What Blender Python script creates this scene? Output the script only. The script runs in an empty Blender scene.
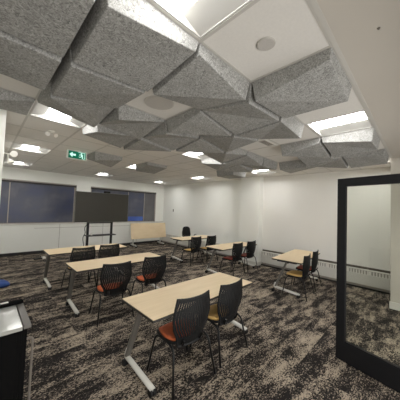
import bpy, bmesh, math, random
from mathutils import Vector, Matrix
random.seed(7)
S = bpy.context.scene
COL = S.collection
PI = math.pi

# ------------------------------------------------------------------ materials
def lin(c):
    return tuple(((v/255)/12.92 if v/255 <= .04045 else ((v/255+.055)/1.055)**2.4) for v in c)
def newmat(name):
    m = bpy.data.materials.new(name); m.use_nodes = True
    nt = m.node_tree; b = nt.nodes['Principled BSDF']
    return m, nt, b
def N(nt, t, **k):
    n = nt.nodes.new(t)
    for a, v in k.items(): setattr(n, a, v)
    return n
def simple(name, rgb, rough=.6, metal=0, noise=.06, scale=8, bump=0, spec=.5):
    m, nt, b = newmat(name); c = lin(rgb)
    tc = N(nt, 'ShaderNodeTexCoord'); nz = N(nt, 'ShaderNodeTexNoise')
    nz.inputs['Scale'].default_value = scale; nz.inputs['Detail'].default_value = 4
    nt.links.new(tc.outputs['Object'], nz.inputs['Vector'])
    r = N(nt, 'ShaderNodeValToRGB')
    r.color_ramp.elements[0].position = .3; r.color_ramp.elements[1].position = .7
    r.color_ramp.elements[0].color = (*[v*(1-noise) for v in c], 1)
    r.color_ramp.elements[1].color = (*[min(1, v*(1+noise)) for v in c], 1)
    nt.links.new(nz.outputs['Fac'], r.inputs['Fac']); nt.links.new(r.outputs['Color'], b.inputs['Base Color'])
    b.inputs['Roughness'].default_value = rough; b.inputs['Metallic'].default_value = metal
    b.inputs['Specular IOR Level'].default_value = spec
    if bump:
        bp = N(nt, 'ShaderNodeBump'); bp.inputs['Strength'].default_value = bump; bp.inputs['Distance'].default_value = .002
        nt.links.new(nz.outputs['Fac'], bp.inputs['Height']); nt.links.new(bp.outputs['Normal'], b.inputs['Normal'])
    return m
def emit(name, rgb, strength):
    m, nt, b = newmat(name)
    b.inputs['Base Color'].default_value = (*[v*.5 for v in lin(rgb)], 1); b.inputs['Roughness'].default_value = .8; b.inputs['Specular IOR Level'].default_value = .1
    b.inputs['Emission Color'].default_value = (*lin(rgb), 1); b.inputs['Emission Strength'].default_value = strength
    return m

M = {}
M['wall'] = simple('wall_paint', (234, 234, 226), .75, noise=.015, scale=1.5)
M['wallr'] = simple('wall_paint_warm', (232, 229, 221), .55, noise=.015, scale=1.2)
M['tile'] = simple('ceiling_tile', (214, 210, 203), .9, noise=.03, scale=60, bump=.15)
M['tbar'] = simple('grid_bar', (184, 180, 172), .6, noise=.01)
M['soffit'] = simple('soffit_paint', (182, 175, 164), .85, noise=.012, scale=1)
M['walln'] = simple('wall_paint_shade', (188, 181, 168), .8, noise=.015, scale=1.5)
M['recess'] = simple('shadow_and_rail_brown', (96, 88, 80), .8)  # painted shadow band under the wall panel; also colours the cabinet side rail
M['slot'] = simple('slot_grey', (158, 154, 146), .7)
M['trim'] = simple('trim_white', (205, 202, 192), .5, noise=.02)
M['trimd'] = simple('trim_grey', (150, 142, 132), .6, noise=.02)
M['kick'] = simple('kick_black', (18, 17, 16), .6, noise=.1)
M['black'] = simple('black_plastic', (10, 10, 11), .6, noise=.08, scale=20, spec=.25)
M['void'] = simple('matt_black', (9, 9, 9), .95, noise=.05, spec=.05)
M['blackm'] = simple('black_steel', (9, 9, 10), .45, noise=.05, spec=.3)
M['frame'] = simple('door_frame_black', (16, 16, 19), .6, noise=.04, spec=.25)
M['steel'] = simple('silver_paint', (196, 193, 184), .45, metal=.1, noise=.04)
M['column'] = simple('grey_column', (92, 88, 82), .5, metal=.2, noise=.06)
M['orange'] = simple('orange_fabric', (206, 96, 52), .85, noise=.1, scale=60, bump=.2)
M['red'] = simple('rust_fabric', (150, 62, 42), .85, noise=.1, scale=60, bump=.2)
M['yellow'] = simple('mustard_fabric', (206, 164, 92), .85, noise=.1, scale=60, bump=.2)
M['blackseat'] = simple('black_fabric', (30, 30, 32), .9, noise=.1, scale=60)
M['edge'] = simple('dark_edge', (26, 22, 20), .6, noise=.1)
M['tv'] = simple('tv_glass', (54, 52, 46), .4, noise=.02, spec=.2)
M['bezel'] = simple('tv_bezel', (92, 90, 84), .4, metal=.4)
M['speaker'] = simple('speaker_grille', (178, 173, 166), .7, noise=.05, scale=120)
M['whiteplastic'] = simple('white_plastic', (225, 222, 212), .4, noise=.02)
M['lens'] = emit('led_lens', (253, 252, 250), 12)
M['troffer'] = simple('troffer_white', (186, 184, 178), .5, noise=.01)
M['green'] = emit('exit_green', (16, 104, 76), .22)
M['exwhite'] = emit('exit_white', (180, 235, 215), .5)
M['blue'] = simple('blue_cloth', (34, 64, 128), .8, noise=.2, scale=14, bump=.3)
M['glossy'] = simple('glossy_counter', (176, 176, 170), .14, noise=.03, metal=.3)
M['grille'] = simple('grille_dark', (108, 102, 94), .6, noise=.1)

def mat_felt():
    m, nt, b = newmat('grey_felt')
    tc = N(nt, 'ShaderNodeTexCoord'); oi = N(nt, 'ShaderNodeObjectInfo')
    add = N(nt, 'ShaderNodeVectorMath', operation='ADD')
    nt.links.new(tc.outputs['Object'], add.inputs[0]); nt.links.new(oi.outputs['Random'], add.inputs[1])
    n0 = N(nt, 'ShaderNodeTexNoise'); n0.inputs['Scale'].default_value = 7; n0.inputs['Detail'].default_value = 2
    nt.links.new(add.outputs[0], n0.inputs['Vector'])
    n1 = N(nt, 'ShaderNodeTexNoise'); n1.inputs['Scale'].default_value = 38; n1.inputs['Detail'].default_value = 6
    n1.inputs['Roughness'].default_value = .75; n1.inputs['Distortion'].default_value = 2.5
    nt.links.new(add.outputs[0], n1.inputs['Vector'])
    r = N(nt, 'ShaderNodeValToRGB'); e = r.color_ramp.elements
    e[0].position = .36; e[0].color = (*lin((92, 91, 89)), 1)
    e[1].position = .64; e[1].color = (*lin((182, 181, 176)), 1)
    nt.links.new(n1.outputs['Fac'], r.inputs['Fac'])
    mx = N(nt, 'ShaderNodeMix', data_type='RGBA', blend_type='MULTIPLY'); mx.inputs['Factor'].default_value = .5
    r2 = N(nt, 'ShaderNodeValToRGB'); r2.color_ramp.elements[0].position = .3; r2.color_ramp.elements[1].position = .7
    r2.color_ramp.elements[0].color = (.72, .72, .72, 1)
    nt.links.new(n0.outputs['Fac'], r2.inputs['Fac'])
    nt.links.new(r.outputs['Color'], mx.inputs['A']); nt.links.new(r2.outputs['Color'], mx.inputs['B'])
    nt.links.new(mx.outputs['Result'], b.inputs['Base Color'])
    b.inputs['Roughness'].default_value = .95; b.inputs['Specular IOR Level'].default_value = .1
    bp = N(nt, 'ShaderNodeBump'); bp.inputs['Strength'].default_value = .5; bp.inputs['Distance'].default_value = .003
    nt.links.new(n1.outputs['Fac'], bp.inputs['Height']); nt.links.new(bp.outputs['Normal'], b.inputs['Normal'])
    return m
M['felt'] = mat_felt()

def mat_carpet():
    m, nt, b = newmat('plank_carpet')
    L = nt.links.new
    tc = N(nt, 'ShaderNodeTexCoord')
    br = N(nt, 'ShaderNodeTexBrick'); br.offset = .37; br.offset_frequency = 2
    br.inputs['Color1'].default_value = (0, 0, 0, 1); br.inputs['Color2'].default_value = (1, 1, 1, 1)
    br.inputs['Mortar'].default_value = (.5, .5, .5, 1)
    br.inputs['Scale'].default_value = 1; br.inputs['Mortar Size'].default_value = 0.0
    br.inputs['Brick Width'].default_value = 1.0; br.inputs['Row Height'].default_value = .25
    L(tc.outputs['Object'], br.inputs['Vector'])
    sep = N(nt, 'ShaderNodeSeparateColor'); L(br.outputs['Color'], sep.inputs['Color'])
    # per plank offset of the pattern so that neighbouring planks do not match
    off = N(nt, 'ShaderNodeVectorMath', operation='SCALE'); off.inputs['Scale'].default_value = 23
    L(br.outputs['Color'], off.inputs[0])
    va = N(nt, 'ShaderNodeVectorMath', operation='ADD'); L(tc.outputs['Object'], va.inputs[0]); L(off.outputs[0], va.inputs[1])
    mp = N(nt, 'ShaderNodeMapping'); mp.inputs['Scale'].default_value = (1, 2.6, 1); L(va.outputs[0], mp.inputs['Vector'])
    big = N(nt, 'ShaderNodeTexNoise'); big.inputs['Scale'].default_value = 2.7; big.inputs['Detail'].default_value = 5; big.inputs['Roughness'].default_value = .6
    L(mp.outputs[0], big.inputs['Vector'])
    fine = N(nt, 'ShaderNodeTexNoise'); fine.inputs['Scale'].default_value = 46; fine.inputs['Detail'].default_value = 3; fine.inputs['Roughness'].default_value = .7
    mp2 = N(nt, 'ShaderNodeMapping'); mp2.inputs['Scale'].default_value = (1, 1.8, 1); L(va.outputs[0], mp2.inputs['Vector'])
    L(mp2.outputs[0], fine.inputs['Vector'])
    # sum = big*1.3 + fine*.9 + plank*.12
    a = N(nt, 'ShaderNodeMath', operation='MULTIPLY'); a.inputs[1].default_value = 1.25; L(big.outputs['Fac'], a.inputs[0])
    c = N(nt, 'ShaderNodeMath', operation='MULTIPLY_ADD'); c.inputs[1].default_value = 1.6; L(fine.outputs['Fac'], c.inputs[0]); L(a.outputs[0], c.inputs[2])
    d = N(nt, 'ShaderNodeMath', operation='MULTIPLY_ADD'); d.inputs[1].default_value = .16; L(sep.outputs[0], d.inputs[0]); L(c.outputs[0], d.inputs[2])
    r = N(nt, 'ShaderNodeValToRGB'); e = r.color_ramp.elements
    mr = N(nt, 'ShaderNodeMapRange'); mr.inputs['From Min'].default_value = .99; mr.inputs['From Max'].default_value = 2.10
    L(d.outputs[0], mr.inputs['Value']); L(mr.outputs[0], r.inputs['Fac'])
    e[0].position = .43; e[0].color = (*lin((27, 24, 23)), 1)
    e[1].position = .64; e[1].color = (*lin((158, 144, 125)), 1)
    x = e.new(.485); x.color = (*lin((58, 52, 48)), 1)
    x = e.new(.55); x.color = (*lin((120, 109, 97)), 1)
    L(r.outputs['Color'], b.inputs['Base Color'])
    b.inputs['Roughness'].default_value = .95; b.inputs['Specular IOR Level'].default_value = .1
    bp = N(nt, 'ShaderNodeBump'); bp.inputs['Strength'].default_value = .5; bp.inputs['Distance'].default_value = .004
    L(fine.outputs['Fac'], bp.inputs['Height']); L(bp.outputs['Normal'], b.inputs['Normal'])
    return m
M['carpet'] = mat_carpet()

def mat_wood():
    m, nt, b = newmat('maple_laminate'); L = nt.links.new
    tc = N(nt, 'ShaderNodeTexCoord'); mp = N(nt, 'ShaderNodeMapping'); mp.inputs['Scale'].default_value = (1, 14, 1)
    L(tc.outputs['Object'], mp.inputs['Vector'])
    nz = N(nt, 'ShaderNodeTexNoise'); nz.inputs['Scale'].default_value = 2.2; nz.inputs['Detail'].default_value = 6
    L(mp.outputs[0], nz.inputs['Vector'])
    r = N(nt, 'ShaderNodeValToRGB'); e = r.color_ramp.elements
    e[0].position = .3; e[0].color = (*lin((222, 196, 154)), 1); e[1].position = .7; e[1].color = (*lin((232, 208, 168)), 1)
    L(nz.outputs['Fac'], r.inputs['Fac']); L(r.outputs['Color'], b.inputs['Base Color'])
    b.inputs['Roughness'].default_value = .5
    return m
M['wood'] = mat_wood()

def mat_blind(name, c0, c1, c2):
    m, nt, b = newmat(name); L = nt.links.new
    tc = N(nt, 'ShaderNodeTexCoord')
    nz = N(nt, 'ShaderNodeTexNoise'); nz.inputs['Scale'].default_value = 1.3; nz.inputs['Detail'].default_value = 3
    L(tc.outputs['Object'], nz.inputs['Vector'])
    r = N(nt, 'ShaderNodeValToRGB'); e = r.color_ramp.elements
    e[0].position = .35; e[0].color = (*lin(c0), 1); e[1].position = .7; e[1].color = (*lin(c2), 1)
    x = e.new(.52); x.color = (*lin(c1), 1)
    L(nz.outputs['Fac'], r.inputs['Fac']); L(r.outputs['Color'], b.inputs['Base Color'])
    b.inputs['Roughness'].default_value = .35
    return m
M['blind'] = mat_blind('dusk_blind', (50, 56, 84), (62, 65, 80), (88, 89, 98))  # noise mixes blue dusk light and pale haze into the blind colour
M['blind2'] = mat_blind('grey_blind', (76, 74, 76), (86, 84, 86), (94, 92, 92))
M['bluelight'] = mat_blind('blind_blue_light', (40, 66, 140), (52, 84, 170), (72, 104, 180))  # blue of the light outside, put into the colour

def mat_glass():
    m, nt, b = newmat('clear_glass'); L = nt.links.new
    out = nt.nodes['Material Output']
    tr = N(nt, 'ShaderNodeBsdfTransparent'); tr.inputs['Color'].default_value = (.93, .95, .92, 1)
    gl = N(nt, 'ShaderNodeBsdfGlossy'); gl.inputs['Roughness'].default_value = .02
    fr = N(nt, 'ShaderNodeFresnel'); fr.inputs['IOR'].default_value = 1.45
    mx = N(nt, 'ShaderNodeMixShader'); L(fr.outputs[0], mx.inputs[0]); L(tr.outputs[0], mx.inputs[1]); L(gl.outputs[0], mx.inputs[2])
    L(mx.outputs[0], out.inputs['Surface'])
    return m
M['glass'] = mat_glass()

# ------------------------------------------------------------------ helpers
def obj(name, bm, m, parent=None, bevel=0, smooth=False, solid=0):
    me = bpy.data.meshes.new(name)
    bmesh.ops.recalc_face_normals(bm, faces=bm.faces)
    if smooth:
        for f in bm.faces: f.smooth = True
    bm.to_mesh(me); bm.free()
    me.materials.append(m)
    o = bpy.data.objects.new(name, me); COL.objects.link(o)
    if parent is not None: o.parent = parent
    if solid:
        s = o.modifiers.new('s', 'SOLIDIFY'); s.thickness = solid; s.offset = 0
    if bevel:
        b = o.modifiers.new('b', 'BEVEL'); b.width = bevel; b.segments = 2; b.limit_method = 'ANGLE'
    return o
def box(bm, x0, x1, y0, y1, z0, z1, mat=None):
    v = [bm.verts.new((x, y, z)) for x in (x0, x1) for y in (y0, y1) for z in (z0, z1)]
    if mat is not None:
        for q in v: q.co = mat @ q.co
    for f in ((0,1,3,2),(4,6,7,5),(0,4,5,1),(2,3,7,6),(0,2,6,4),(1,5,7,3)):
        bm.faces.new([v[i] for i in f])
    return v
def B(*boxes):
    bm = bmesh.new()
    for b in boxes: box(bm, *b)
    return bm
def tube(bm, pts, r, n=10, r2=None, flat=1.0):
    """round tube along pts; r may be a list"""
    P = [Vector(p) for p in pts]; rings = []
    rr = r if isinstance(r, (list, tuple)) else [r]*len(P)
    up = None
    for i, p in enumerate(P):
        t = (P[min(i+1, len(P)-1)] - P[max(i-1, 0)]).normalized()
        if up is None:
            a = Vector((0, 0, 1)) if abs(t.z) < .9 else Vector((1, 0, 0))
            up = t.cross(a).normalized()
        up = (up - t*up.dot(t)).normalized(); w = t.cross(up)
        rings.append([bm.verts.new(p + rr[i]*(math.cos(2*PI*k/n)*up*flat + math.sin(2*PI*k/n)*w)) for k in range(n)])
    for a, b in zip(rings, rings[1:]):
        for k in range(n): bm.faces.new((a[k], a[(k+1) % n], b[(k+1) % n], b[k]))
    bm.faces.new(rings[0][::-1]); bm.faces.new(rings[-1])
def arc(pts, n=5, rad=.05):
    """round the corners of a polyline"""
    P = [Vector(p) for p in pts]; out = [P[0]]
    for a, b, c in zip(P, P[1:], P[2:]):
        d1 = (a-b); d2 = (c-b); r = min(rad, d1.length*.48, d2.length*.48)
        s, e = b + d1.normalized()*r, b + d2.normalized()*r
        for k in range(n+1):
            t = k/n; out.append(s*(1-t)**2 + b*2*t*(1-t) + e*t*t)
    out.append(P[-1]); return out
def cyl(bm, c, r, h, n=20, axis='Z', r2=None):
    mt = Matrix.Translation(c)
    if axis == 'X': mt = mt @ Matrix.Rotation(PI/2, 4, 'Y')
    if axis == 'Y': mt = mt @ Matrix.Rotation(PI/2, 4, 'X')
    bmesh.ops.create_cone(bm, cap_ends=True, segments=n, radius1=r, radius2=r if r2 is None else r2, depth=h, matrix=mt)
def prism(bm, poly, y0, y1, tf=None):
    """polygon in xz extruded along y"""
    a = [bm.verts.new((x, y0, z)) for x, z in poly]; b = [bm.verts.new((x, y1, z)) for x, z in poly]
    if tf:
        for v in a+b: v.co = tf(v.co)
    bm.faces.new(a); bm.faces.new(b[::-1])
    for i in range(len(poly)):
        j = (i+1) % len(poly); bm.faces.new((a[j], a[i], b[i], b[j]))
def tag(o, label=None, cat=None, group=None, kind=None):
    if label: o['label'] = label
    if cat: o['category'] = cat
    if group: o['group'] = group
    if kind: o['kind'] = kind
    return o
def empty(name, loc=(0, 0, 0), rz=0, label=None, cat=None, group=None, kind=None):
    o = bpy.data.objects.new(name, None); COL.objects.link(o); o.empty_display_size = .1
    o.location = loc; o.rotation_euler = (0, 0, rz)
    return tag(o, label, cat, group, kind)
def copy_tree(o, parent=None):
    c = o.copy(); COL.objects.link(c)
    if parent is not None: c.parent = parent
    for ch in [k for k in bpy.data.objects if k.parent == o]: copy_tree(ch, c)
    return c
def struct(name, bm, m, parent=None, **k):
    o = obj(name, bm, m, parent, **k)
    if parent is None: o['kind'] = 'structure'
    return o

# ------------------------------------------------------------------ dimensions
CZ = 2.87                 # ceiling height
X0, Y0, T = .35, .415, .625   # ceiling grid
def GX(i): return X0 + T*i
def GY(j): return Y0 + T*j
YW, XR = 9.4, 6.65        # window wall, right wall

# ------------------------------------------------------------------ room shell
struct('floor', B((-2.2, 7.0, -1.6, 9.9, -.05, 0)), M['carpet'])
LIGHTS = [(i, j) for i in (0, 4, 8) for j in (0, 4, 8, 12)]
# suspended ceiling: tiles left out where the lights are recessed
bm = bmesh.new()
xs = [-2.2] + [GX(i) for i in range(-3, 11)]; xs = sorted(set(x for x in xs if x < XR)) + [XR]
for i in range(-4, 11):
    for j in range(0, 15):
        x0, x1, y0, y1 = GX(i), min(GX(i+1), XR), GY(j), min(GY(j+1), YW)
        if (i, j) in LIGHTS or x0 >= XR or y0 >= YW: continue
        box(bm, x0, x1, y0, y1, CZ, CZ+.03)
struct('ceiling', bm, M['tile'])
bm = bmesh.new()
for i in range(-3, 11): box(bm, GX(i)-.012, GX(i)+.012, Y0, YW, CZ-.004, CZ+.002)
for j in range(0, 15): box(bm, -2.1, XR, GY(j)-.012, GY(j)+.012, CZ-.0035, CZ+.002)
struct('trim_1', bm, M['tbar'])
struct('ceiling_soffit', B((-2.2, XR, -1.6, Y0-.03, CZ-.004, CZ+.2)), M['soffit'])
struct('trim_2', B((-2.2, XR, Y0-.03, Y0-.002, CZ-.006, CZ+.02)), M['tbar'])
struct('ceiling_slab', B((-2.3, 7.1, -1.7, 9.9, CZ+.3, CZ+.4)), M['tile'])

# window wall with two openings
W1, W2, ZS, ZT = (.16, 2.56), (3.07, 6.19), 1.03, 2.49
bm = B((-.2, XR+.2, YW, YW+.2, 0, ZS), (-.2, XR+.2, YW, YW+.2, ZT, CZ+.1), (-.2, W1[0], YW, YW+.2, ZS, ZT),
       (W1[1], W2[0], YW, YW+.2, ZS, ZT), (W2[1], XR+.2, YW, YW+.2, ZS, ZT))
struct('wall_back', bm, M['wall'])
struct('wall_right', B((XR-.04, XR+.15, .42, 3.7, .50, CZ)), M['wallr'])
struct('wall_far_right', B((XR, XR+.15, 4.4, YW, 0, CZ)), M['wall'])
struct('wall_recess', B((XR+.001, XR+.15, .42, 3.7, 0, .5)), M['recess'])  # dark colour stands in for the shadow under the wall panel
struct('wall_column', B((6.35, XR+.1, 3.7, 4.42, 0, CZ)), M['wall'], bevel=.004)
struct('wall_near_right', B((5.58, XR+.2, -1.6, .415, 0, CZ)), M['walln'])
struct('wall_left', B((-.1, .147, 3.545, YW, 0, CZ)), M['wall'])
struct('wall_side', B((-2.3, -2.2, -1.6, 3.6, 0, CZ+.1), (-2.3, -.1, 3.545, 3.65, 0, CZ+.1)), M['wall'])
# unseen entrance wall for the glass door, opened wide to pass the added fill
struct('wall_front', B((-2.3, -1.5, -.5, -.35, 0, CZ), (5.2, 5.6, -.5, -.35, 0, CZ), (-1.5, 5.2, -.5, -.35, 2.45, CZ)), M['wall'])
bm = bmesh.new()
for x in (-1.5, -.6, .3, 1.2, 2.0, 3.02, 4.1, 5.16): box(bm, x, x+.05, -.46, -.40, 0, 2.45)
struct('trim_5', bm, M['frame'])
struct('wall_corridor', B((-2.3, 5.7, -1.7, -1.6, 0, CZ+.1)), M['wall'])
# baseboards
struct('baseboard_column', B((6.335, 6.35, 3.69, 4.43, 0, .1), (6.335, XR-.1, 3.685, 3.7, 0, .1)), M['trim'])
struct('baseboard_near_right', B((5.565, 5.58, -1.5, .43, 0, .13)), M['trim'], bevel=.003)

# windows
def window(name, x0, x1, panes, dark=None):
    w = empty(name, ((x0+x1)/2, YW+.05, ZS), kind='structure')
    cx = (x0+x1)/2
    fb = bmesh.new(); a, b = x0-cx, x1-cx; h = ZT-ZS
    for q in ((a, b, -.03, .05, h-.05, h), (a, b, -.03, .05, 0, .03), (a, a+.04, -.03, .05, 0, h), (b-.04, b, -.03, .05, 0, h)): box(fb, *q)
    for p in panes[1:]: box(fb, p[0]-cx-.012, p[0]-cx+.012, -.01, .05, 0, h)
    obj('window_frame', fb, M['trimd'], w)
    for p in panes:
        gb = B((p[0]-cx+.012, p[1]-cx-.012, .0, .012, .02 if p[2] != 'bluelight' else .02, h-.05))
        obj('roller_blind', gb, M[p[2]], w)
    if name == 'window_2': obj('blue_light_patch', B((4.76-cx, 5.5-cx, -.006, .0, .03, .24)), M['bluelight'], w)  # blue outside light painted as a thin pane over the blind
    obj('blind_cassette', B((a+.01, b-.01, -.06, .02, h-.1, h-.04)), M['edge'], w)
    obj('blind_bar', B((a+.05, b-.05, -.012, 0, .02, .04)), M['edge'], w)
    return w
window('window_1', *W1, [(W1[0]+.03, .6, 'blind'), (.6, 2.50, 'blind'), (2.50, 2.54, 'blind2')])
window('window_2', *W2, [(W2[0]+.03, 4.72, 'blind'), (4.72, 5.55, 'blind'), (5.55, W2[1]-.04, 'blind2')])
struct('trim_3', B((.15, XR, YW-.10, YW+.03, ZS-.03, ZS)), M['trim'], bevel=.004)
bm = B((.15, XR, YW-.08, YW, .1, ZS-.03))
struct('wall_panel', bm, M['wall'])
bm = bmesh.new()
for x in (2.05, 3.6, 5.15): box(bm, x-.006, x+.006, YW-.083, YW-.078, .1, ZS-.03)
box(bm, 1.3, XR, YW-.083, YW-.078, ZS-.16, ZS-.15)
struct('trim_4', bm, M['trimd'])
struct('baseboard_back', B((.15, XR, YW-.07, YW, 0, .1)), M['kick'])

# wall convectors
def convector(y0, y1, label, x1):
    c = empty('convector_heater', (x1, (y0+y1)/2, 0), label=label, cat='heater', group='convectors along the right wall')
    c.location.x -= .015
    L_ = (y1-y0)/2
    obj('housing', B((-.12, 0, -L_, L_, .09, .34), (-.12, 0, -L_, L_, .425, .44), (-.1, 0, -L_, L_, .34, .425)), M['trim'], c, bevel=.003)
    obj('recess', B((-.108, -.1, -L_, L_, .34, .425)), M['slot'], c)
    gb = bmesh.new(); y = -L_; k = 0
    while y < L_-.02:
        if k % 8 != 7: box(gb, -.118, -.02, y, y+.022, .34, .425)
        else: box(gb, -.12, -.02, y, y+.05, .34, .425)
        y += .055; k += 1
    obj('grille', gb, M['whiteplastic'], c)
    obj('kick_plate', B((-.09, 0, -L_, L_, 0, .09)), M['trimd'], c)
    obj('floor_trim', B((-.13, -.09, -L_, L_, 0, .035)), M['kick'], c)
convector(.44, 3.67, 'long white slotted convector heater under the whiteboard wall, seen through the glass door', XR+.0)
convector(4.44, 9.28, 'white slotted convector heater on the far wall behind the tables', XR)

# ------------------------------------------------------------------ glass door, standing open
D0, D1 = Vector((3.16, .733, 0)), Vector((2.955, -.18, 0))
dv = (D1-D0); dl = dv.length; ang = math.atan2(dv.y, dv.x)
d = empty('door_1', D0, ang, kind='structure')
DH = 2.185
obj('door_frame', B((0, .095, -.022, .022, .012, DH), (dl-.095, dl, -.022, .022, .012, DH)), M['frame'], d, bevel=.003)
obj('top_rail', B((.095, dl-.095, -.022, .022, DH-.10, DH)), M['frame'], d)
obj('bottom_rail', B((.095, dl-.095, -.022, .022, .012, .245)), M['frame'], d)
obj('glass', B((.09, dl-.09, -.004, .004, .24, DH-.095)), M['glass'], d)

# ------------------------------------------------------------------ ceiling panels
P = {
 (-1,1): (2.70,2.70,2.70,2.70,'a', 'wide flat grey felt ceiling panel in the top left corner'),
 (-1,2): (2.70,2.70,2.75,2.71,'a', 'narrow grey felt ceiling panel under the top left corner panel'),
 (-1,4): (2.67,2.84,2.86,2.86,'a', 'small grey felt wedge panel above the white wall end'),
 (0,1):  (2.72,2.80,2.70,2.73,'b', 'largest grey felt ceiling panel, with a bright lit side next to the top light'),
 (0,2):  (2.70,2.74,2.69,2.78,'b', 'grey felt ceiling panel between the largest panel and the one above the lit corner light'),
 (0,3):  (2.69,2.81,2.83,2.72,'a', 'grey felt ceiling panel hanging just before the ceiling light over the exit sign'),
 (1,1):  (2.80,2.71,2.73,2.80,'b', 'grey felt folded ceiling panel between the two round speakers'),
 (1,3):  (2.69,2.84,2.78,2.73,'b', 'faceted grey felt ceiling panel behind the second round speaker, dark front side'),
 (1,4):  (2.70,2.77,2.79,2.71,'b', 'faceted grey felt ceiling panel with a lit white corner, above the exit sign'),
 (2,0):  (2.80,2.73,2.70,2.73,'b', 'big grey felt box panel at the soffit, beside the white speaker tile'),
 (2,1):  (2.70,2.72,2.80,2.69,'b', 'folded grey felt ceiling panel touching the box panel by the soffit'),
 (2,2):  (2.80,2.69,2.70,2.86,'b', 'broad grey felt ceiling panel right of the second round speaker'),
 (2,3):  (2.70,2.79,2.77,2.70,'b', 'thin grey felt facet panel left of the middle ceiling light'),
 (2,4):  (2.75,2.69,2.70,2.84,'b', 'small triangular grey felt panel at the back edge, left of the middle light'),
 (3,1):  (2.73,2.69,2.69,2.80,'a', 'grey felt ceiling panel with a brightly lit side beside the long lit fixture'),
 (3,2):  (2.69,2.78,2.79,2.70,'a', 'two tone grey felt ceiling panel left of the slotted vent tile'),
 (3,3):  (2.79,2.70,2.70,2.79,'b', 'grey felt triangular panel in front of the middle ceiling light'),
 (4,3):  (2.70,2.79,2.79,2.70,'a', 'grey felt panel right of the middle ceiling light'),
 (5,0):  (2.70,2.71,2.79,2.67,'b', 'grey felt box panel with bright side beyond the long lit fixture'),
 (5,1):  (2.79,2.68,2.68,2.79,'b', 'grey felt panel with blue grey side left of the far soffit panel'),
 (5,3):  (2.79,2.69,2.70,2.79,'b', 'grey felt panel with dark front side beyond the slotted vent tile'),
 (6,3):  (2.69,2.70,2.79,2.79,'a', 'dark sided grey felt panel in the inner corner near the column'),
 (5,4):  (2.70,2.79,2.79,2.70,'a', 'grey felt panel with a lit side behind the middle ceiling light'),
 (6,4):  (2.79,2.70,2.70,2.79,'b', 'grey felt panel behind the middle light, next to the dark box panel'),
 (7,5):  (2.70,2.70,2.70,2.70,'a', 'small dark grey felt box panel near the far right wall'),
 (7,2):  (2.70,2.79,2.70,2.70,'b', 'dark grey felt panel near the column, above the far right wall'),
 (2,7):  (2.69,2.79,2.80,2.69,'b', 'lone grey felt panel next to the green exit sign'),
 (4,7):  (2.80,2.80,2.70,2.70,'b', 'lone small grey felt panel beside the far middle light'),
 (7,0):  (2.77,2.72,2.79,2.70,'b', 'last grey felt panel at the soffit, above the open glass door'),
 (6,1):  (2.68,2.79,2.79,2.70,'b', 'grey felt panel behind the soffit panels, above the right table'),
 (7,1):  (2.79,2.70,2.70,2.79,'a', 'grey felt facet panel nearest the whiteboard wall, above the open door'),
}
for (i, j), (a, b_, c_, d_, fold, label) in P.items():
    cx, cy = GX(i)+T/2, GY(j)+T/2; h = T/2-.004; k = T/2-.026
    def kk(z): return T/2-.004-.022*min(1, (CZ-z)/.15)-.004
    zs = {(-1,-1): a, (1,-1): b_, (-1,1): c_, (1,1): d_}
    bm = bmesh.new(); t_, b2 = {}, {}
    for (sx, sy), z in zs.items():
        t_[sx, sy] = bm.verts.new((sx*h, sy*h, 0)); q = kk(z)
        b2[sx, sy] = bm.verts.new((sx*q, sy*q, z-CZ+.0))
    o4 = [(-1,-1), (1,-1), (1,1), (-1,1)]
    bm.faces.new([t_[k_] for k_ in o4])
    for m_, n_ in zip(o4, o4[1:]+o4[:1]): bm.faces.new((t_[m_], b2[m_], b2[n_], t_[n_]))
    if fold == 'a':
        bm.faces.new((b2[-1,-1], b2[1,1], b2[1,-1])); bm.faces.new((b2[-1,-1], b2[-1,1], b2[1,1]))
    else:
        bm.faces.new((b2[1,-1], b2[-1,-1], b2[-1,1])); bm.faces.new((b2[1,-1], b2[-1,1], b2[1,1]))
    o = obj('hanging_acoustic_panel', bm, M['felt'], bevel=.005)
    o.location = (cx, cy, CZ-.005)
    tag(o, label, 'ceiling panel', 'grey felt facet panels on the ceiling')

# ------------------------------------------------------------------ ceiling lights
def make_light():
    r = empty('ceiling_light')
    h = T/2-.012
    hb = bmesh.new()
    # recessed pan: sloping reflectors either side of a raised centre lens
    pts = [(-h, 0), (-h, .075), (h, .075), (h, 0)]
    box(hb, -h, h, -h, h, .07, .08)
    box(hb, -h, -h+.012, -h, h, 0, .07); box(hb, h-.012, h, -h, h, 0, .07)
    box(hb, -h, h, -h, -h+.012, 0, .07); box(hb, -h, h, h-.012, h, 0, .07)
    for s in (-1, 1):
        v = [hb.verts.new((s*(h-.012), y, .004)) for y in (-h+.012, h-.012)] + [hb.verts.new((s*.135, y, .058)) for y in (h-.012, -h+.012)]
        hb.faces.new(v)
    obj('housing', hb, M['troffer'], r)
    lb = bmesh.new()
    for s in (-1, 1):
        x0, x1 = sorted((s*.006, s*.132))
        box(lb, x0, x1, -h+.014, h-.014, .056, .068)
    obj('diffuser', lb, M['lens'], r)
    obj('centre_strip', B((-.005, .005, -h+.014, h-.014, .05, .068)), M['troffer'], r)
    return r
LL = {(0,0): 'square recessed ceiling light at the top edge beside the largest felt panel',
 (0,4): 'recessed ceiling light peeking out behind the felt panels, above the small spotlight',
 (0,8): 'recessed ceiling light above the left window, nearer of the two there',
 (0,12): 'recessed ceiling light closest to the left window',
 (4,0): 'bright recessed light beside the soffit on the right',
 (4,4): 'recessed light in the middle of the ceiling, behind the felt panels',
 (4,8): 'recessed light half hidden by a lone felt panel',
 (4,12): 'recessed light above the top edge of the television',
 (8,0): 'recessed light by the soffit above the whiteboard wall',
 (8,4): 'recessed light next to the column on the right wall',
 (8,8): 'recessed light washing the middle of the far right wall',
 (8,12): 'recessed light in the far corner above the parked table'}
proto = make_light()
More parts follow.
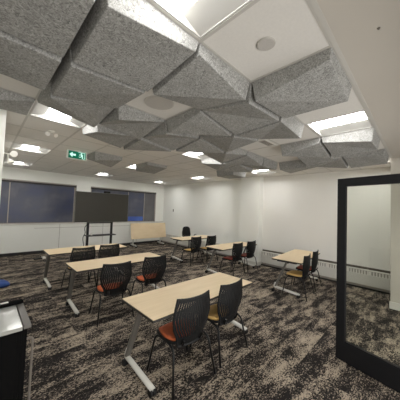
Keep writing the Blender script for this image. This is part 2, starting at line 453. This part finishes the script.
for n, k in enumerate(LIGHTS):
    o = proto if n == 0 else copy_tree(proto)
    o.location = (GX(k[0])+T/2, GY(k[1])+T/2, CZ)
    tag(o, LL[k], 'ceiling light', 'recessed square ceiling lights')

# speakers, vent, sprinkler
def ceil_speaker(x, y, label, r=.115):
    e_ = empty('ceiling_speaker', (x, y, CZ), label=label, cat='speaker', group='round ceiling speakers')
    b1 = bmesh.new(); cyl(b1, (0, 0, -.004), r, .008, 40); obj('rim', b1, M['tbar'], e_)
    b2 = bmesh.new(); cyl(b2, (0, 0, -.007), r*.92, .008, 40); obj('grille', b2, M['speaker'], e_)
ceil_speaker(GX(1)+T/2, GY(0)+T/2, 'small round ceiling speaker in the bare tile beside the soffit', .06)
ceil_speaker(GX(1)+T/2, GY(2)+T/2, 'larger round ceiling speaker in the bare tile among felt panels', .155)
v = empty('air_vent', (GX(4)+.4, GY(2)+.12, CZ), label='small dark slotted air vent in the bare ceiling tile', cat='vent')
obj('vent_frame', B((-.16, .16, -.06, .06, -.008, 0)), M['tbar'], v)
bm = bmesh.new()
for k in range(5): box(bm, -.145, .145, -.05+k*.021, -.038+k*.021, -.011, -.006)
obj('louvre', bm, M['grille'], v)
bm = bmesh.new(); cyl(bm, (0, 0, -.008), .004, .005, 12); cyl(bm, (0, 0, -.003), .007, .006, 12)
o = obj('ceiling_sprinkler', bm, M['grille']); o.location = (1.62, .175, CZ-.004)
tag(o, 'tiny grey sprinkler head on the plain soffit', 'sprinkler')

# exit sign
e_ = empty('exit_sign', (1.342, 5.05, CZ), label='green exit sign with white arrow and running figure, hung from ceiling', cat='sign')
obj('sign_frame', B((-.19, .19, -.02, .02, -.195, -.012)), M['whiteplastic'], e_, bevel=.006)
obj('mount', B((-.06, .06, -.03, .03, -.014, .0)), M['whiteplastic'], e_)
obj('sign_face', B((-.165, .165, -.024, -.019, -.18, -.028)), M['green'], e_)
fb = bmesh.new(); yy = (-.0275, -.0242)
prism(fb, [(-.145, -.104), (-.09, -.05), (-.09, -.086), (-.03, -.086), (-.03, -.122), (-.09, -.122), (-.09, -.158)], *yy)
obj('arrow', fb, M['exwhite'], e_)
fb = bmesh.new()
# door opening with a running figure
box(fb, .015, .145, *yy, -.046, -.038); box(fb, .138, .145, *yy, -.172, -.038); box(fb, .105, .145, *yy, -.172, -.165)
cyl(fb, (.078, -.0258, -.062), .011, .0035, 16, 'Y')
prism(fb, [(.066, -.078), (.088, -.074), (.098, -.112), (.078, -.12)], *yy)
prism(fb, [(.066, -.078), (.07, -.088), (.04, -.1), (.03, -.09)], *yy)
prism(fb, [(.09, -.08), (.112, -.1), (.105, -.108), (.086, -.094)], *yy)
prism(fb, [(.078, -.112), (.09, -.12), (.06, -.142), (.03, -.142), (.03, -.132), (.055, -.13)], *yy)
prism(fb, [(.082, -.114), (.098, -.112), (.11, -.138), (.1, -.165), (.088, -.165), (.096, -.138)], *yy)
obj('running_figure', fb, M['exwhite'], e_)

# twin-head emergency light on the wall end, small twin spotlight on the ceiling
def head(bm, c, d, r):
    d = Vector(d).normalized(); q = d.to_track_quat('Z', 'Y').to_matrix().to_4x4()
    bmesh.ops.create_cone(bm, cap_ends=True, segments=20, radius1=r*.45, radius2=r, depth=r*1.3, matrix=Matrix.Translation(c) @ q)
e_ = empty('emergency_light', (.145, 3.75, 2.36), label='white twin head emergency light fixed to the white wall end', cat='emergency light')
obj('wall_plate', B((0, .012, -.05, .05, -.05, .06)), M['whiteplastic'], e_, bevel=.003)
bm = bmesh.new(); tube(bm, [(0, 0, .01), (.05, 0, .01), (.08, 0, .0)], .007); tube(bm, [(.05, 0, .01), (.06, 0, -.06)], .007)
obj('arm', bm, M['whiteplastic'], e_)
for c, dd in (((.1, 0, .02), (.4, -1, -.3)), ((.08, 0, -.085), (.5, -.3, -.9))):
    bm = bmesh.new(); head(bm, c, dd, .042); obj('lamp_head', bm, M['whiteplastic'], e_, smooth=False)
e_ = empty('ceiling_spotlight', (.70, 4.03, CZ), label='small white twin spotlight on the ceiling left of the exit sign', cat='spotlight')
bm = bmesh.new(); cyl(bm, (0, 0, -.008), .045, .016, 24); obj('base', bm, M['whiteplastic'], e_)
for s in (-1, 1):
    bm = bmesh.new(); tube(bm, [(0, 0, -.01), (s*.03, 0, -.04)], .006); head(bm, (s*.045, -.01, -.055), (s*.5, -.8, -.5), .032)
    obj('lamp_head', bm, M['whiteplastic'], e_)

# thermostat on far wall
e_ = empty('wall_control', (XR, 8.55, 1.62), label='small black control with two dots on the far right wall', cat='control')
bm = B((-.012, 0, -.03, .03, -.06, .06)); obj('plate', bm, M['grille'], e_, bevel=.003)
for z in (-.035, .035):
    bm = bmesh.new(); cyl(bm, (-.016, 0, z), .018, .01, 16, 'X'); obj('button', bm, M['black'], e_)

# ------------------------------------------------------------------ tables
def make_frame_side(r, s, HX):
    """one slanted leg with sloping foot and two casters; s = -1 left, +1 right"""
    x = s*HX
    b1 = bmesh.new()
    tube(b1, [(x, .0, .70), (x, .235, .135)], .034, 12, flat=.62)
    obj('leg', b1, M['column'], r)
    b2 = bmesh.new()
    v = []
    tube(b2, arc([(x, .225, .20), (x, .26, .115), (x, -.265, .066)], 5, .05), .027, 12, flat=.9)
    obj('foot', b2, M['steel'], r, smooth=True)
    for y in (.285, -.25):
        c = bmesh.new()
        for dx in (-.016, .016): cyl(c, (x+dx, y, .034), .034, .02, 20, 'X')
        cyl(c, (x, y, .04), .012, .05, 12, 'X'); tube(c, [(x, y, .045), (x, y-.02 if y > 0 else y+.01, .085)], .014)
        obj('caster', c, M['black'], r)
def make_table():
    r = empty('training_table')
    HL, HD = .825, .31
    tb = bmesh.new(); box(tb, -HL, HL, -HD, HD, .722, .73)
    obj('tabletop', tb, M['wood'], r, bevel=.002)
    eb = bmesh.new(); box(eb, -HL, HL, -HD, HD, .698, .7225)
    obj('edge_band', eb, M['edge'], r)
    for s in (-1, 1): make_frame_side(r, s, .768)
    b = bmesh.new(); box(b, -.768, .768, -.03, .03, .655, .695)
    for s in (-1, 1): box(b, s*.768-.03, s*.768+.03, -.2, .2, .675, .698)
    obj('crossbar', b, M['blackm'], r)
    return r
TB = [(1.975, 2.015, 0, 'light wood training table nearest the camera with two chairs tucked in'),
      (1.90, 4.01, 0, 'light wood training table in the second row on the left'),
      (1.82, 5.53, 0, 'light wood training table in the third row, below the television'),
      (5.42, 2.08, 5, 'light wood training table beside the whiteboard wall and heater'),
      (5.22, 3.86, 0, 'light wood training table beside the column on the right'),
      (5.40, 5.67, 0, 'light wood training table farthest away on the right side')]
t0 = make_table()
for n, (x, y, rz, lb) in enumerate(TB):
    o = t0 if n == 0 else copy_tree(t0)
    o.location = (x, y, 0); o.rotation_euler = (0, 0, math.radians(rz))
    tag(o, lb, 'table', 'light wood training tables set in rows')
# table parked at the wall with its top flipped up
e_ = empty('flip_top_table', (5.36, 8.62, 0), math.radians(-2), label='light wood table parked under the windows with its top flipped upright', cat='table')
tilt = Matrix.Translation((0, -.04, .69)) @ Matrix.Rotation(math.radians(79), 4, 'X')
bm = bmesh.new(); box(bm, -.87, .87, -.335, .335, -.012, .012, tilt); obj('tabletop', bm, M['wood'], e_, bevel=.003)
for s in (-1, 1):
    x = s*.68
    b1 = bmesh.new(); tube(b1, [(x, .03, .66), (x, .10, .13)], .032, 12, flat=.7); obj('leg', b1, M['steel'], e_)
    b2 = bmesh.new(); tube(b2, [(x, .28, .10), (x, -.22, .085)], .03, 12, flat=.8); obj('foot', b2, M['steel'], e_)
    for y in (.27, -.21):
        c = bmesh.new()
        for dx in (-.016, .016): cyl(c, (x+dx, y, .034), .034, .02, 16, 'X')
        cyl(c, (x, y, .05), .012, .05, 10, 'X'); obj('caster', c, M['black'], e_)
obj('crossbar', B((-.68, .68, .03, .08, .62, .67)), M['blackm'], e_)

# ------------------------------------------------------------------ chairs
def back_pt(u, t):
    """u -1..1 across, t 0..1 up"""
    ks = [(0, .155), (.15, .168), (.42, .218), (.60, .232), (.80, .222), (1, .205)]
    w = ks[-1][1]
    for (a, wa), (b, wb) in zip(ks, ks[1:]):
        if a <= t <= b:
            f = (t-a)/(b-a); f = f*f*(3-2*f); w = wa+(wb-wa)*f; break
    x = u*w
    z = .385 + .465*t + (.014*abs(u)**3 if t > .9 else 0)*((t-.9)/.1 if t > .9 else 0)
    y = -.165 - .045*t - .03*math.sin(t*PI) + .055*(abs(u)**2)*(.55+.45*math.sin(t*PI))
    return Vector((x, y, z))
def make_back():
    bm = bmesh.new()
    # rim
    loop = []
    n = 18
    for k in range(n+1): loop.append(back_pt(-1, k/n))
    for k in range(1, 13): loop.append(back_pt(-1+2*k/12, 1))
    for k in range(1, n+1): loop.append(back_pt(1, 1-k/n))
    for k in range(1, 12): loop.append(back_pt(1-2*k/12, 0))
    loop.append(loop[0]); loop_r = [.0095]*len(loop)
    tube(bm, loop, loop_r, 6)
    # wavy vertical ribs with slots between them
    R = 17
    for q in range(R):
        u0 = -1+2*(q+.5)/R
        prev = None
        for k in range(25):
            t = k/24
            amp = .09*math.sin(t*2.2*PI+.4)*(1-abs(u0)*.5)
            u = max(-1, min(1, u0+amp)); w = .0485 if (t > .2 and t < .93) else .058
            a, b = back_pt(max(-1, u-w), t), back_pt(min(1, u+w), t)
            va, vb = bm.verts.new(a), bm.verts.new(b)
            if prev: bm.faces.new((prev[0], prev[1], vb, va))
            prev = (va, vb)
    # solid lower web and lumbar band
    def band(t0, t1):
        g = [[bm.verts.new(back_pt(-1+2*i/10, t0+(t1-t0)*j/2)+Vector((0, -.001, 0))) for i in range(11)] for j in range(3)]
        for j in range(2):
            for i in range(10): bm.faces.new((g[j][i], g[j][i+1], g[j+1][i+1], g[j+1][i]))
    band(0, .2); band(.95, 1)
    return bm
def seat_grid(bm, z0, sc, top=True, dz=0):
    n = 14; W, F, Rr = .235*sc, .235*sc, .165*sc
    g = []
    for j in range(n+1):
        row = []
        for i in range(n+1):
            a, b = -1+2*i/n, -1+2*j/n
            # square to rounded square
            x = a*math.sqrt(max(0, 1-b*b*.28)); y = b*math.sqrt(max(0, 1-a*a*.28))
            X = x*W*(1-.10*max(0, -y)); Y = y*(F if y > 0 else Rr)
            z = z0 - .012*(1-x*x)*(1-y*y) - (.02*max(0, y-.6)/.4 if y > .6 else 0) + (.03*max(0, -y-.7)/.3 if y < -.7 else 0)
            row.append(bm.verts.new((X, Y, z+dz)))
        g.append(row)
    for j in range(n):
        for i in range(n): bm.faces.new((g[j][i], g[j][i+1], g[j+1][i+1], g[j+1][i]))
def make_chair(cush, name='stacking_chair'):
    r = empty(name)
    o = obj('backrest', make_back(), M['black'], r, solid=.005)
    bm = bmesh.new(); seat_grid(bm, .422, 1.0)
    obj('seat', bm, M['black'], r, smooth=True, solid=.022)
    bm = bmesh.new(); seat_grid(bm, .441, .90)
    obj('cushion', bm, cush, r, smooth=True, solid=.024)
    for sx in (-1, 1):
        for sy in (-1, 1):
            bm = bmesh.new()
            foot = (sx*.268, sy*.245-.01, .006)
            pts = arc([(sx*.17, sy*.01, .402), (sx*.205, sy*.03, .402), (sx*.22, sy*.17, .396), foot], 5, .07)
            tube(bm, pts, .0115, 8)
            obj('leg', bm, M['blackm'], r, smooth=True)
    bm = bmesh.new(); box(bm, -.18, .18, -.05, .05, .39, .408); obj('seat_support', bm, M['blackm'], r)
    for sx in (-1, 1):
        bm = bmesh.new(); tube(bm, [(sx*.1, -.10, .40), (sx*.11, -.17, .40), (sx*.12, -.20, .46)], .012, 8)
        obj('back_support', bm, M['blackm'], r)
    return r
PC = {}
CH = [(1.60, 1.82, -4, 'orange', 'black slatted back chair with orange seat at the nearest table'),
      (2.225, 1.82, 0, 'yellow', 'black slatted back chair with tan seat at the nearest table'),
      (1.555, 3.50, -6, 'orange', 'black slatted chair with orange seat at the left end of the second row table'),
      (2.285, 3.56, -5, 'orange', 'black slatted chair with orange seat at the right end of the second row table'),
      (1.54, 5.10, 0, 'yellow', 'black slatted chair with mustard seat at left end of the third row table'),
      (2.10, 5.15, 0, 'yellow', 'black chair under the television, its seat hidden behind the second row table'),
      (4.87, 1.86, 4, 'yellow', 'black chair with mustard seat at the table beside the whiteboard wall'),
      (5.58, 1.92, 4, 'red', 'black chair with rust seat at the table beside the whiteboard wall'),
      (4.95, 3.66, 0, 'red', 'black chair with rust red seat, farther from the column of the pair'),
      (5.62, 3.66, 0, 'red', 'black chair with rust red seat, closest to the column'),
      (4.83, 5.16, 0, 'yellow', 'black chair with mustard seat at the left side of the farthest right table'),
      (5.48, 5.10, 0, 'yellow', 'black chair with mustard seat on the right side of the farthest right table')]
for x, y, rz, c, lb in CH:
    if c not in PC: o = PC[c] = make_chair(M[c])
    else: o = copy_tree(PC[c])
    o.location = (x, y, 0); o.rotation_euler = (0, 0, math.radians(rz))
    tag(o, lb, 'chair', 'black stacking chairs with slatted backs')

e_ = empty('office_chair', (6.16, 6.78, 0), math.radians(175), label='black office chair with rounded back behind the farthest right table', cat='chair')
bm = bmesh.new(); n = 24
ring = []
for side in (-1, 1):
    rr = []
    for k in range(n):
        a_ = 2*PI*k/n; x = .225*abs(math.cos(a_))**.6*(1 if math.cos(a_) > 0 else -1); z = .235*abs(math.sin(a_))**.6*(1 if math.sin(a_) > 0 else -1)
        rr.append(bm.verts.new((x*(1-.12*(z > 0)), -.24+.02*side+.5*x*x-.08*z, .745+z)))
    ring.append(rr)
bm.faces.new(ring[0]); bm.faces.new(ring[1][::-1])
for k in range(n): bm.faces.new((ring[0][k], ring[0][(k+1) % n], ring[1][(k+1) % n], ring[1][k]))
obj('backrest', bm, M['black'], e_, bevel=.012)
bm = bmesh.new(); seat_grid(bm, .48, 1.02); obj('seat', bm, M['blackseat'], e_, smooth=True, solid=.06)
bm = bmesh.new(); tube(bm, arc([(0, -.05, .42), (0, -.24, .42), (0, -.27, .6)], 5, .08), .022, 10); obj('back_support', bm, M['black'], e_)
bm = bmesh.new(); cyl(bm, (0, 0, .27), .028, .32, 16); obj('column', bm, M['blackm'], e_)
for k in range(5):
    a_ = 2*PI*k/5+.3; c_, s_ = math.cos(a_), math.sin(a_)
    bm = bmesh.new(); tube(bm, [(0, 0, .11), (c_*.27, s_*.27, .075)], [.026, .016], 10); obj('base_arm', bm, M['black'], e_)
    bm = bmesh.new(); cyl(bm, (c_*.27, s_*.27, .03), .029, .045, 16, 'X'); cyl(bm, (c_*.27, s_*.27, .06), .01, .04, 10); obj('caster', bm, M['black'], e_)
for sx in (-1, 1):
    bm = bmesh.new(); tube(bm, arc([(sx*.2, -.02, .44), (sx*.27, -.02, .46), (sx*.27, -.02, .66), (sx*.27, .12, .67)], 4, .05), .015, 8); obj('armrest', bm, M['black'], e_)

# ------------------------------------------------------------------ television on stand
e_ = empty('television', (2.885, 7.5, 1.67), label='large dark flat screen television in front of the windows', cat='television')
obj('casing', B((-.865, .865, -.02, .05, -.487, .487)), M['bezel'], e_, bevel=.004)
obj('screen', B((-.855, .855, -.024, -.019, -.475, .477)), M['tv'], e_)
obj('mount_plate', B((-.45, .45, .05, .08, -.25, .25)), M['blackm'], e_)
e_ = empty('television_stand', (2.845, 7.6, 0), label='black wheeled stand with shelf carrying the large television', cat='stand')
for s in (-1, 1):
    obj('post', B((s*.385-.035, s*.385+.035, -.02, .03, .10, 1.5)), M['blackm'], e_, bevel=.004)
    obj('foot', B((s*.385-.035, s*.385+.035, -.35, .35, .07, .11)), M['blackm'], e_, bevel=.004)
    for y in (-.32, .32):
        c = bmesh.new(); cyl(c, (s*.385, y, .036), .035, .035, 16, 'X'); cyl(c, (s*.385, y, .06), .015, .03, 10); obj('caster', c, M['black'], e_)
obj('shelf', B((-.46, .46, -.22, .05, .74, .77)), M['blackm'], e_, bevel=.003)
obj('shelf_bracket', B((-.42, .42, -.02, .02, 1.14, 1.17)), M['blackm'], e_)
e_ = empty('webcam', (2.98, 7.5, 2.157), label='small black webcam on the top edge of the television', cat='webcam')
obj('body', B((-.10, .10, -.03, .03, 0, .065)), M['black'], e_, bevel=.01)
bm = bmesh.new(); cyl(bm, (0, -.034, .028), .018, .012, 20, 'Y'); obj('lens', bm, M['blackm'], e_)
bm = bmesh.new()
tube(bm, arc([(2.42, 7.56, 1.12), (2.33, 7.54, 1.0), (2.38, 7.53, .85), (2.3, 7.55, .7), (2.36, 7.55, .4), (2.3, 7.5, .012), (2.0, 7.9, .012), (1.7, 8.5, .012)], 5, .08), .011, 8)
tag(obj('power_cable', bm, M['black']), 'black cable drooping down left side of the television stand', 'cable')
o = obj('paper_cup', (lambda b: (cyl(b, (0, 0, .04), .028, .08, 20, r2=.038), b)[1])(bmesh.new()), M['whiteplastic']); o.location = (2.53, 7.45, .77)
tag(o, 'small white cup on the television stand shelf', 'cup')
bm = bmesh.new(); tube(bm, arc([(3.5, 8.9, .012), (4.0, 9.05, .012), (4.6, 8.95, .012), (5.2, 9.1, .012), (6.1, 9.0, .012)], 4, .2), .012, 8)
tag(obj('floor_cable', bm, M['black']), 'black cable lying on the carpet below the windows', 'cable')
e_ = empty('power_adapter', (1.36, 8.35, 0), math.radians(15), label='small dark adapter with white cap on the carpet near the left window', cat='adapter')
obj('body', B((-.16, .05, -.05, .05, 0, .05)), M['black'], e_, bevel=.01)
obj('cap', B((.05, .14, -.05, .05, 0, .06)), M['whiteplastic'], e_, bevel=.01)

# blue bag on floor
bm = bmesh.new(); bmesh.ops.create_uvsphere(bm, u_segments=28, v_segments=14, radius=1)
for v in bm.verts:
    c = v.co.copy(); k = 1+.12*math.sin(5*c.x+2*c.y)+.07*math.sin(9*c.y+3*c.z)
    v.co = Vector((c.x*.19*k*(1-.25*c.x), c.y*.14*k, max(0, .06+c.z*.075*k*(1-.6*c.x))))
bag = obj('blue_bag', bm, M['blue'], smooth=True); bag.location = (.355, 6.05, 0)
bag.name = 'cloth_bag'
tag(bag, 'crumpled blue cloth bag on the carpet at the left edge', 'bag')

# ------------------------------------------------------------------ equipment cabinet
e_ = empty('equipment_cabinet', (0, 2.03, 0), label='black cabinet with shiny grey top in the lower left corner', cat='cabinet')
obj('carcass', B((-.45, .225, -.215, .22, .03, .925)), M['void'], e_, bevel=.003)
obj('top', B((-.45, .226, -.222, .225, .925, .95)), M['glossy'], e_, bevel=.003)
obj('corner_post', B((.226, .252, -.215, -.18, .02, .935), (.226, .252, .185, .22, .02, .935)), M['void'], e_)
obj('side_strip', B((.232, .272, -.218, .22, .928, .948)), M['column'], e_, bevel=.002)
obj('front_door', B((-.40, .20, -.222, -.214, .04, .92)), M['void'], e_, bevel=.002)
bm = bmesh.new(); tube(bm, arc([(.24, -.19, .85), (.288, -.19, .85), (.288, -.19, .08), (.24, -.19, .08)], 5, .02), .007, 8)
obj('side_rail', bm, M['recess'], e_)
for s in (-.38, .17):
    for y in (-.17, .17):
        c = bmesh.new(); cyl(c, (s, y, .016), .02, .032, 14); obj('foot', c, M['black'], e_)
e_ = empty('remote_control', (.20, 2.232, .95), math.radians(6), label='black remote control on back edge of the shiny cabinet top', cat='remote')
obj('body', B((-.085, .07, -.022, .022, 0, .03)), M['void'], e_, bevel=.008)
bm = B((-.065, -.02, -.012, .012, .0302, .0325)); obj('highlight_patch', bm, M['whiteplastic'], e_, bevel=.001)  # pale plate paints the highlight at the left end of the remote

# ------------------------------------------------------------------ world, camera
w = bpy.data.worlds.new('World'); S.world = w; w.use_nodes = True
w.node_tree.nodes['Background'].inputs[0].default_value = (.30, .29, .28, 1)
w.node_tree.nodes['Background'].inputs[1].default_value = .3
# added fill light behind the camera, lifts the ceiling panels
la = bpy.data.lights.new('added_fill', 'AREA'); la.energy = 50; la.shape = 'RECTANGLE'; la.size = 6.0; la.size_y = 1.9; la.color = (1, .98, .95)
lo = bpy.data.objects.new('added_fill', la); COL.objects.link(lo); lo.location = (1.6, -1.45, 1.15); lo.rotation_euler = (PI/2+.15, 0, 0)

cam = bpy.data.cameras.new('camera'); co = bpy.data.objects.new('camera', cam); COL.objects.link(co)
cam.sensor_width = 36; cam.lens = 219.2*36/400; cam.clip_start = .03
yaw, p, r = math.radians(44.685724), .0397258681, .0366316109
cy, sy, cp, sp, cr, sr = math.cos(yaw), math.sin(yaw), math.cos(p), math.sin(p), math.cos(r), math.sin(r)
fwd = Vector((sy*cp, cy*cp, sp)); right = Vector((cy, -sy, 0)); up = right.cross(fwd)
r2 = cr*right+sr*up; u2 = -sr*right+cr*up
mt = Matrix((r2, u2, -fwd)).transposed().to_4x4(); mt.translation = Vector((0, 0, 1.75))
co.matrix_world = mt
S.camera = co
S.view_settings.view_transform = 'Standard'
S.view_settings.look = 'None'
S.view_settings.exposure = 1.4
S.view_settings.gamma = 1.15
S.cycles.max_bounces = 8
